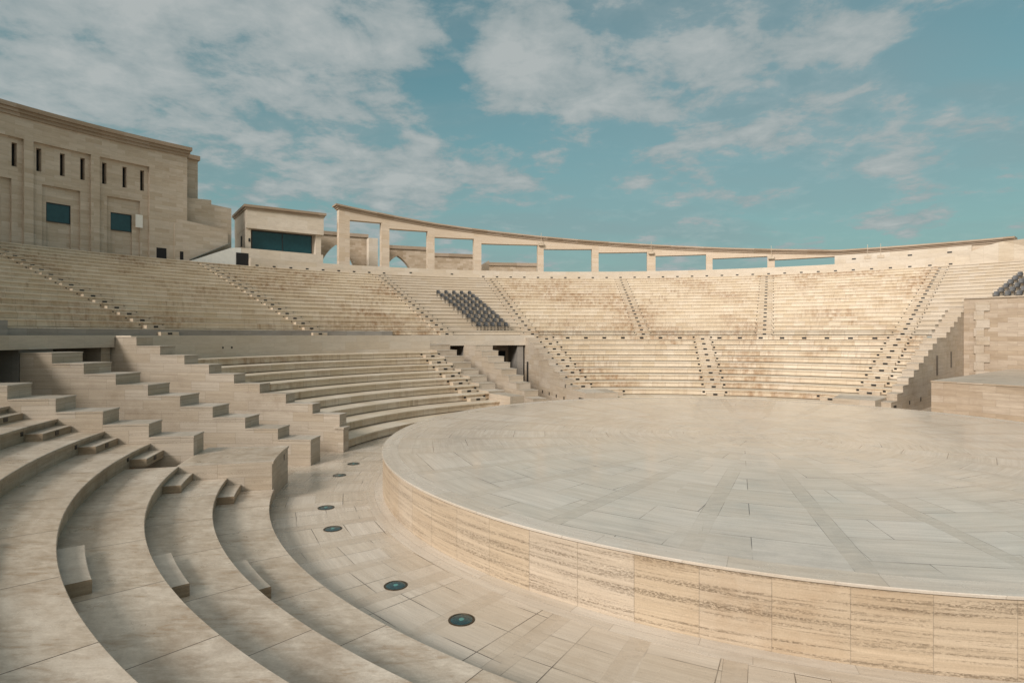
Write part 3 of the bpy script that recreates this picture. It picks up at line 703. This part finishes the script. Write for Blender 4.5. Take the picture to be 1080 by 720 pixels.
# white ramp wall with its dark opening
rp = thing('ramp_wall', 'white sloping ramp wall with a dark square opening below the flat-roofed building', 'wall', P(61, -44, 12.9))
b = MB(); b.prism([(xth(200),12.9),(xth(200),zat(200,275)),(xth(241),zat(241,262.2)),(xth(252),zat(252,262)),(xth(252),12.9)], 61.2, 61.8); b.build('wall', M['white'], rp)
b = MB(); b.prism([(xth(199),zat(199,274.3)),(xth(199),zat(199,273.5)),(xth(240.5),zat(240,256.8)),(xth(240.5),zat(240,257.6))], 61.15, 61.9); b.build('handrail', M['rail'], rp)
b = MB(); b.sector(61.12, 61.3, xth(246.5), xth(259.5), 12.9, zat(252,267.5), .6); b.build('opening', [M['void'], M['void']], rp)
b = MB(); b.prism([(xth(252.2),12.9),(xth(252.2),zat(252,262)),(xth(339),zat(339,269.5)),(xth(339),12.9)], 61.2, 62.2); b.build('low_wall', M['pale'], rp)
b = MB(); b.prism([(xth(261),12.9),(xth(261),zat(261,276)),(xth(274),zat(274,276.5)),(xth(274),12.9)], 60.6, 61.19); b.build('planter', M['pale'], rp)

# flat-roofed building behind the parapet
u = (.823,.567); v = (-.567,.823); o0 = (-32.1, 70.6)
def at(a, c): return (o0[0]+u[0]*a+v[0]*c, o0[1]+u[1]*a+v[1]*c)
fb = thing('flat_roofed_building', 'small flat-roofed stone pavilion with a wide dark teal window behind the white ramp', 'building', (*at(4.5,3), 12.9))
b = MB(); b.obox(at(0,.9), u, v, 9.0, 6.6, 12.9, 18.2); b.obox(at(0,.0), u, v, .55, .9, 12.9, 18.2); b.obox(at(8.3,.0), u, v, .7, .9, 12.9, 18.2); b.build('wall', M['pale'], fb)
b = MB(); b.obox(at(-.02,-.35), u, v, 9.25, 7.9, 18.2, 20.45); b.build('upper_box', M['pale'], fb)
b = MB(); b.obox(at(-.15,-.5), u, v, 9.5, 8.2, 20.45, 20.68); b.obox(at(-.3,-.65), u, v, 9.8, 8.5, 20.68, 20.98); b.build('cornice', M['cornice'], fb)
b = MB(); b.obox(at(.75,.78), u, v, 7.3, .1, 15.7, 18.1); pw = b.build('window', M['teal_glass'], fb)
b = MB()
for a0, a1, z0, z1 in ((.75,8.05,15.6,15.72),(.75,8.05,18.04,18.16),(.75,.85,15.72,18.04),(7.95,8.05,15.72,18.04),(4.35,4.43,15.72,18.04)): b.obox(at(a0,.72), u, v, a1-a0, .06, z0, z1)
pf = b.build('frame', M['steel']); pf.parent = pw; pf.location = -pw.parent.location - pw.location
b = MB(); b.obox(at(.55,.0), u, v, 7.75, .9, 12.9, 15.55); b.build('sill_wall', M['pale'], fb)
b = MB(); b.obox(at(-.06,2.4), u, v, .08, .7, 16.3, 17.6); b.build('side_window', M['void'], fb)
b = MB(); b.obox(at(.28,-.06), u, v, .2, .07, 16.6, 17.0); b.build('wall_lamp', M['dark'], fb)
# brown walls with pointed arches behind the colonnade
def arch_wall(label, R, t0, t1, ztop, ac, aw, az, zs=12.9, dep=1.2):
    e = thing('arched_wall', label, 'wall', P(R, (t0+t1)/2, 12.9), 'brown walls behind the colonnade')
    b = MB()
    if aw:
        n = 14
        # pointed arch: two arcs meeting at the apex
        def zarch(t):
            s = abs(t-ac)/aw
            c_ = .75; return zs + (az-zs)*math.sqrt(max(0.0, (1+c_)**2-(s+c_)**2))/math.sqrt((1+c_)**2-c_**2) if s < 1 else zs
        cols = sorted(set([t0, t1] + [ac-aw+2*aw*i/n for i in range(n+1)]))
        cols = [c for c in cols if t0 <= c <= t1]
        for a, c in zip(cols[:-1], cols[1:]):
            za, zc = zarch(a), zarch(c)
            if abs(a-ac) >= aw-1e-6 and abs(c-ac) >= aw-1e-6: za = zc = 12.9
            for RR in (R, R+dep):
                b.face([P(RR,a,za),P(RR,c,zc),P(RR,c,ztop),P(RR,a,ztop)], [(rad(a)*R,za),(rad(c)*R,zc),(rad(c)*R,ztop),(rad(a)*R,ztop)])
            b.face([P(R,a,za),P(R,c,zc),P(R+dep,c,zc),P(R+dep,a,za)], [(0,0),(1,0),(1,dep),(0,dep)])
            b.face([P(R,a,ztop),P(R,c,ztop),P(R+dep,c,ztop),P(R+dep,a,ztop)], [(0,0),(1,0),(1,dep),(0,dep)])
        for th in (t0, t1): b.face([P(R,th,12.9),P(R+dep,th,12.9),P(R+dep,th,ztop),P(R,th,ztop)], [(0,12.9),(dep,12.9),(dep,ztop),(0,ztop)])
    else: b.sector(R, R+dep, t0, t1, 12.9, ztop, 1, 0, 0)
    b.build('wall', M['brown'], e)
    b = MB(); b.sector(R-.2, R+dep+.2, t0-.1, t1+.1, ztop, ztop+.5, 1); b.build('coping', [M['cornice'], M['cornice']], e)
    return e
def xthR(x, R):
    u_ = (x-540)/617.3; a_ = u_*u_+1; b_ = -2*(u_*CX+CY); c_ = CX*CX+CY*CY-R*R
    Y = (-b_+math.sqrt(b_*b_-4*a_*c_))/(2*a_); return math.degrees(math.atan2(u_*Y-CX, Y-CY))
R2 = 72.0
arch_wall('brown brick wall with a pointed arch behind the first bay of the colonnade', R2, xthR(333,R2), xthR(387.5,R2), zat(360,248,R2)-.1, xthR(356.5,R2), xthR(377.5,R2)-xthR(356.5,R2), zat(356,257,R2))
arch_wall('brown brick wall with a pointed arch behind the second bay of the colonnade', R2, xthR(409,R2), xthR(450,R2), zat(430,261,R2)-.3, xthR(419.5,R2), xthR(437,R2)-xthR(419.5,R2), zat(419.5,269.5,R2))
arch_wall('low brown wall behind the third bay of the colonnade', R2, xthR(456,R2), xthR(501,R2), zat(480,271,R2), 0, 0, 0)
arch_wall('low brown wall behind the fourth bay of the colonnade, lowest of the row', R2, xthR(516,R2), xthR(566,R2), zat(540,280.5,R2), 0, 0, 0)
b = MB(); b.sector(70.0, 71.5, xthR(389,70), xthR(398.5,70), 12.9, zat(393,251,70), .5, 0, 0)
single(b, 'stone_pier', M['pale'], 'pale free-standing stone pier seen through the first bay of the colonnade', 'pier')
b = MB(); b.prism([(xthR(508,68),12.9),(xthR(508,68),zat(509,279,68)),(xthR(516,68),zat(516,274.5,68)),(xthR(516,68),12.9)], 68, 69)
single(b, 'stone_pier', M['colonnade'], 'short stone pier with a sloping top seen in the fourth bay of the colonnade', 'pier')

# ------------------------------------------------------------------ seats
def chair_proto(e):
    """local +y is the back of the chair, away from the stage"""
    def part(mb, nm, mat): o = mb.build(nm, mat); o.parent = e; return o
    ps = []
    b = MB(); b.box(-.20,.20,-.22,.20,.39,.44); ps.append(part(b, 'seat', M['seat_black']))
    b = MB(); n = 6; f = lambda x, z: (x, .17+.03*(1-(x/.20)**2)+(z-.45)*.20, z)
    ring = []
    for i in range(n+1):
        x = -.20+.40*i/n; top = .84-.04*(abs(x)/.20)**4
        ring.append((x, .48, top))
    for (xa, z0, za), (xb, z1, zb) in zip(ring[:-1], ring[1:]):
        for off in (0, .03): b.face([(p[0],p[1]+off,p[2]) for p in (f(xa,z0),f(xb,z1),f(xb,zb),f(xa,za))], [(xa,z0),(xb,z1),(xb,zb),(xa,za)])
        for q0, q1 in ((f(xa,za),f(xb,zb)),(f(xa,z0),f(xb,z1))): b.face([q0,q1,(q1[0],q1[1]+.03,q1[2]),(q0[0],q0[1]+.03,q0[2])], [(0,0),(1,0),(1,1),(0,1)])
    for x, z0, z1 in (ring[0], ring[-1]):
        q0, q1 = f(x,z0), f(x,z1); b.face([q0,q1,(x,q1[1]+.03,z1),(x,q0[1]+.03,z0)], [(0,0),(1,0),(1,1),(0,1)])
    ps.append(part(b, 'backrest', M['seat_grey']))
    for s in (-1, 1):
        b = MB(); b.box(s*.215-.015, s*.215+.015, -.17, .20, .60, .635); b.box(s*.215-.012, s*.215+.012, -.17, -.14, .40, .60); b.box(s*.215-.012, s*.215+.012, .17, .20, .40, .60); ps.append(part(b, 'armrest', M['seat_black']))
        b = MB(); b.box(s*.17-.014, s*.17+.014, -.18, -.14, 0, .40); b.box(s*.17-.014, s*.17+.014, .14, .18, 0, .40); b.box(s*.17-.014, s*.17+.014, -.14, .14, .03, .07); ps.append(part(b, 'leg_frame', M['steel']))
    return ps
cp = None
def chair(R, th, z, label, group):
    global cp
    e = thing('chair', label, 'chair', P(R, th, z), group); e.rotation_euler = (0,0,-rad(th)+random.uniform(-.06,.06))
    if cp is None: cp = chair_proto(e)
    else:
        for q in cp: c = q.copy(); C.objects.link(c); c.parent = e
row_w = ['front'] + [ORD[i]+'' for i in range(1, 14)]
for r in range(10):
    n = 5
    for c in range(n):
        R = RU(r)+.55+random.uniform(-.05,.05); th = -18.9 + (c-(n-1)/2)*1.12 - .10*r
        chair(R, th, ZU(r), f'dark chair, {ORD[c]} from left, {row_w[r]} row of the central seat block', 'dark chairs in the central seat block')
for r in range(6):
    for c in range(7):
        R = RU(r+6)+.75; th = 49.3 + .12*r + c*math.degrees(.78/R)
        chair(R, th, ZU(r+6), f'dark chair, {ORD[c]} from left, {row_w[r]} row of the seat block at right edge', 'dark chairs in the right seat block')

# ------------------------------------------------------------------ camera, sky, sun
cam = bpy.data.objects.new('camera', bpy.data.cameras.new('camera')); C.objects.link(cam)
cam.location = (0, 0, EYE); cam.rotation_euler = (rad(90), 0, 0)
cam.data.sensor_width = 36; cam.data.lens = 617.3/1080*36; cam.data.shift_y = -6.9/1080; cam.data.clip_end = 5000; cam.data.clip_start = .05
sc.camera = cam
SUN_AZ = (-.57, -.822); SUN_EL = rad(29)
sd = bpy.data.lights.new('sun', 'SUN'); so = bpy.data.objects.new('sun', sd); C.objects.link(so)
sd.energy = 2.6; sd.angle = rad(18); sd.color = (1.0, .938, .87)
d = Vector((SUN_AZ[0]*math.cos(SUN_EL), SUN_AZ[1]*math.cos(SUN_EL), math.sin(SUN_EL)))
so.rotation_euler = d.to_track_quat('Z', 'Y').to_euler(); so.location = (0,0,80)
W = bpy.data.worlds.new('World'); sc.world = W; W.use_nodes = True
t = NT.__new__(NT); t.t = W.node_tree; t.t.nodes.clear(); t.n = t.t.nodes; t.l = t.t.links
sky = t.node('ShaderNodeTexSky', sky_type='NISHITA'); sky.sun_disc = False; sky.sun_elevation = SUN_EL
sky.sun_rotation = math.atan2(d.x, d.y); sky.altitude = 0; sky.air_density = 1.0; sky.dust_density = 1.2; sky.ozone_density = 2.0
skyc = t.mix(1.0, sky.outputs[0], (.62, .99, .72, 1), 'MULTIPLY')
dirv = t.node('ShaderNodeTexCoord').outputs['Generated']
nrm = t.node('ShaderNodeVectorMath', operation='NORMALIZE'); t.l.new(dirv, nrm.inputs[0]); dv = nrm.outputs[0]
sx = t.node('ShaderNodeSeparateXYZ'); t.l.new(dv, sx.inputs[0])
zz = t.math('MAXIMUM', sx.outputs[2], 0.0)
den = t.math('ADD', zz, .16)
cb = t.node('ShaderNodeCombineXYZ'); t.put(cb.inputs[0], t.math('DIVIDE', sx.outputs[0], den)); t.put(cb.inputs[1], t.math('DIVIDE', sx.outputs[1], den)); pv = cb.outputs[0]
def blob(px, py, w):      # soft cloud bank around a bearing
    v_ = Vector(((px-540)/617.3, 1, (353.1-py)/617.3)).normalized()
    n_ = t.node('ShaderNodeVectorMath', operation='DISTANCE'); t.l.new(dv, n_.inputs[0]); n_.inputs[1].default_value = v_
    return t.maprange(n_.outputs['Value'], 0, w, 1, 0, smooth=True)
cov = t.math('MULTIPLY', blob(100, 50, .66), .24)
for px, py, w_, k_ in ((330,100,.30,.10),(680,70,.34,.15),(880,30,.40,.09),(540,20,.13,.17),(535,78,.10,.17),(600,90,.12,.10),(570,140,.14,.10),(430,30,.09,.12),(480,225,.25,.10),(740,215,.25,.05),(960,230,.22,.03)):
    cov = t.math('ADD', cov, t.math('MULTIPLY', blob(px, py, w_), k_))
for px, py, w_, k_ in ((475,75,.10,.08),(240,40,.10,.10),(300,185,.22,.10),(600,190,.22,.06)):
    cov = t.math('SUBTRACT', cov, t.math('MULTIPLY', blob(px, py, w_), k_))
n1 = t.noise(t.mapv(pv, loc=(3.1, 1.7, 0)), 2.4, 12, .62, .15)
n2 = t.noise(t.mapv(pv, loc=(0, 0, 4), scale=(.8, 1.6, 1)), .8, 5, .5)
n3 = t.noise(t.mapv(pv, loc=(7, 2, 1)), 6.5, 6, .6, .3)
dens = t.math('ADD', t.math('ADD', t.math('ADD', n1, t.math('MULTIPLY', t.math('SUBTRACT', n2, .5), .35)), t.math('MULTIPLY', t.math('SUBTRACT', n3, .5), .40)), cov)
mask = t.maprange(dens, .515, .70, 0, .92, smooth=True)
veil = t.math('MULTIPLY', t.maprange(t.noise(t.mapv(pv, loc=(2, 9, 0), scale=(.5, 1.2, 1)), .9, 6, .55, .4), .30, .64, smooth=True), .55)
veil = t.math('MAXIMUM', veil, t.math('MULTIPLY', blob(800, 60, .60), t.maprange(n2, .30, .62, .25, .75)))
mask = t.math('MAXIMUM', mask, veil)
cl = t.mix(t.maprange(t.math('ADD', dens, t.math('MULTIPLY', t.math('SUBTRACT', n3, .5), .35)), .52, .86), (2.1, 2.68, 2.8, 1), (3.75, 4.0, 3.95, 1))
# hazy air: the blue pales towards the horizon
hz = t.maprange(sx.outputs[2], .0, .42, .85, .14)
skyh = t.mix(hz, skyc, (1.95, 2.72, 2.75, 1))
col_ = t.mix(mask, skyh, cl)
# bright cloud glow added round the veiled sun, unseen behind the camera, for soft light
dd = t.node('ShaderNodeVectorMath', operation='DOT_PRODUCT'); t.l.new(dv, dd.inputs[0]); dd.inputs[1].default_value = tuple(d)
gl = t.maprange(dd.outputs['Value'], .15, 1.0, 0, 1, smooth=True)
col_ = t.mix(gl, col_, (9.5, 9.0, 8.2, 1))
bg = t.node('ShaderNodeBackground'); t.l.new(col_, bg.inputs[0]); bg.inputs[1].default_value = .085
ow = t.node('ShaderNodeOutputWorld'); t.l.new(bg.outputs[0], ow.inputs[0])
sc.render.engine = 'CYCLES'
sc.view_settings.view_transform = 'Standard'; sc.view_settings.look = 'None'; sc.view_settings.exposure = .50; sc.view_settings.gamma = 1
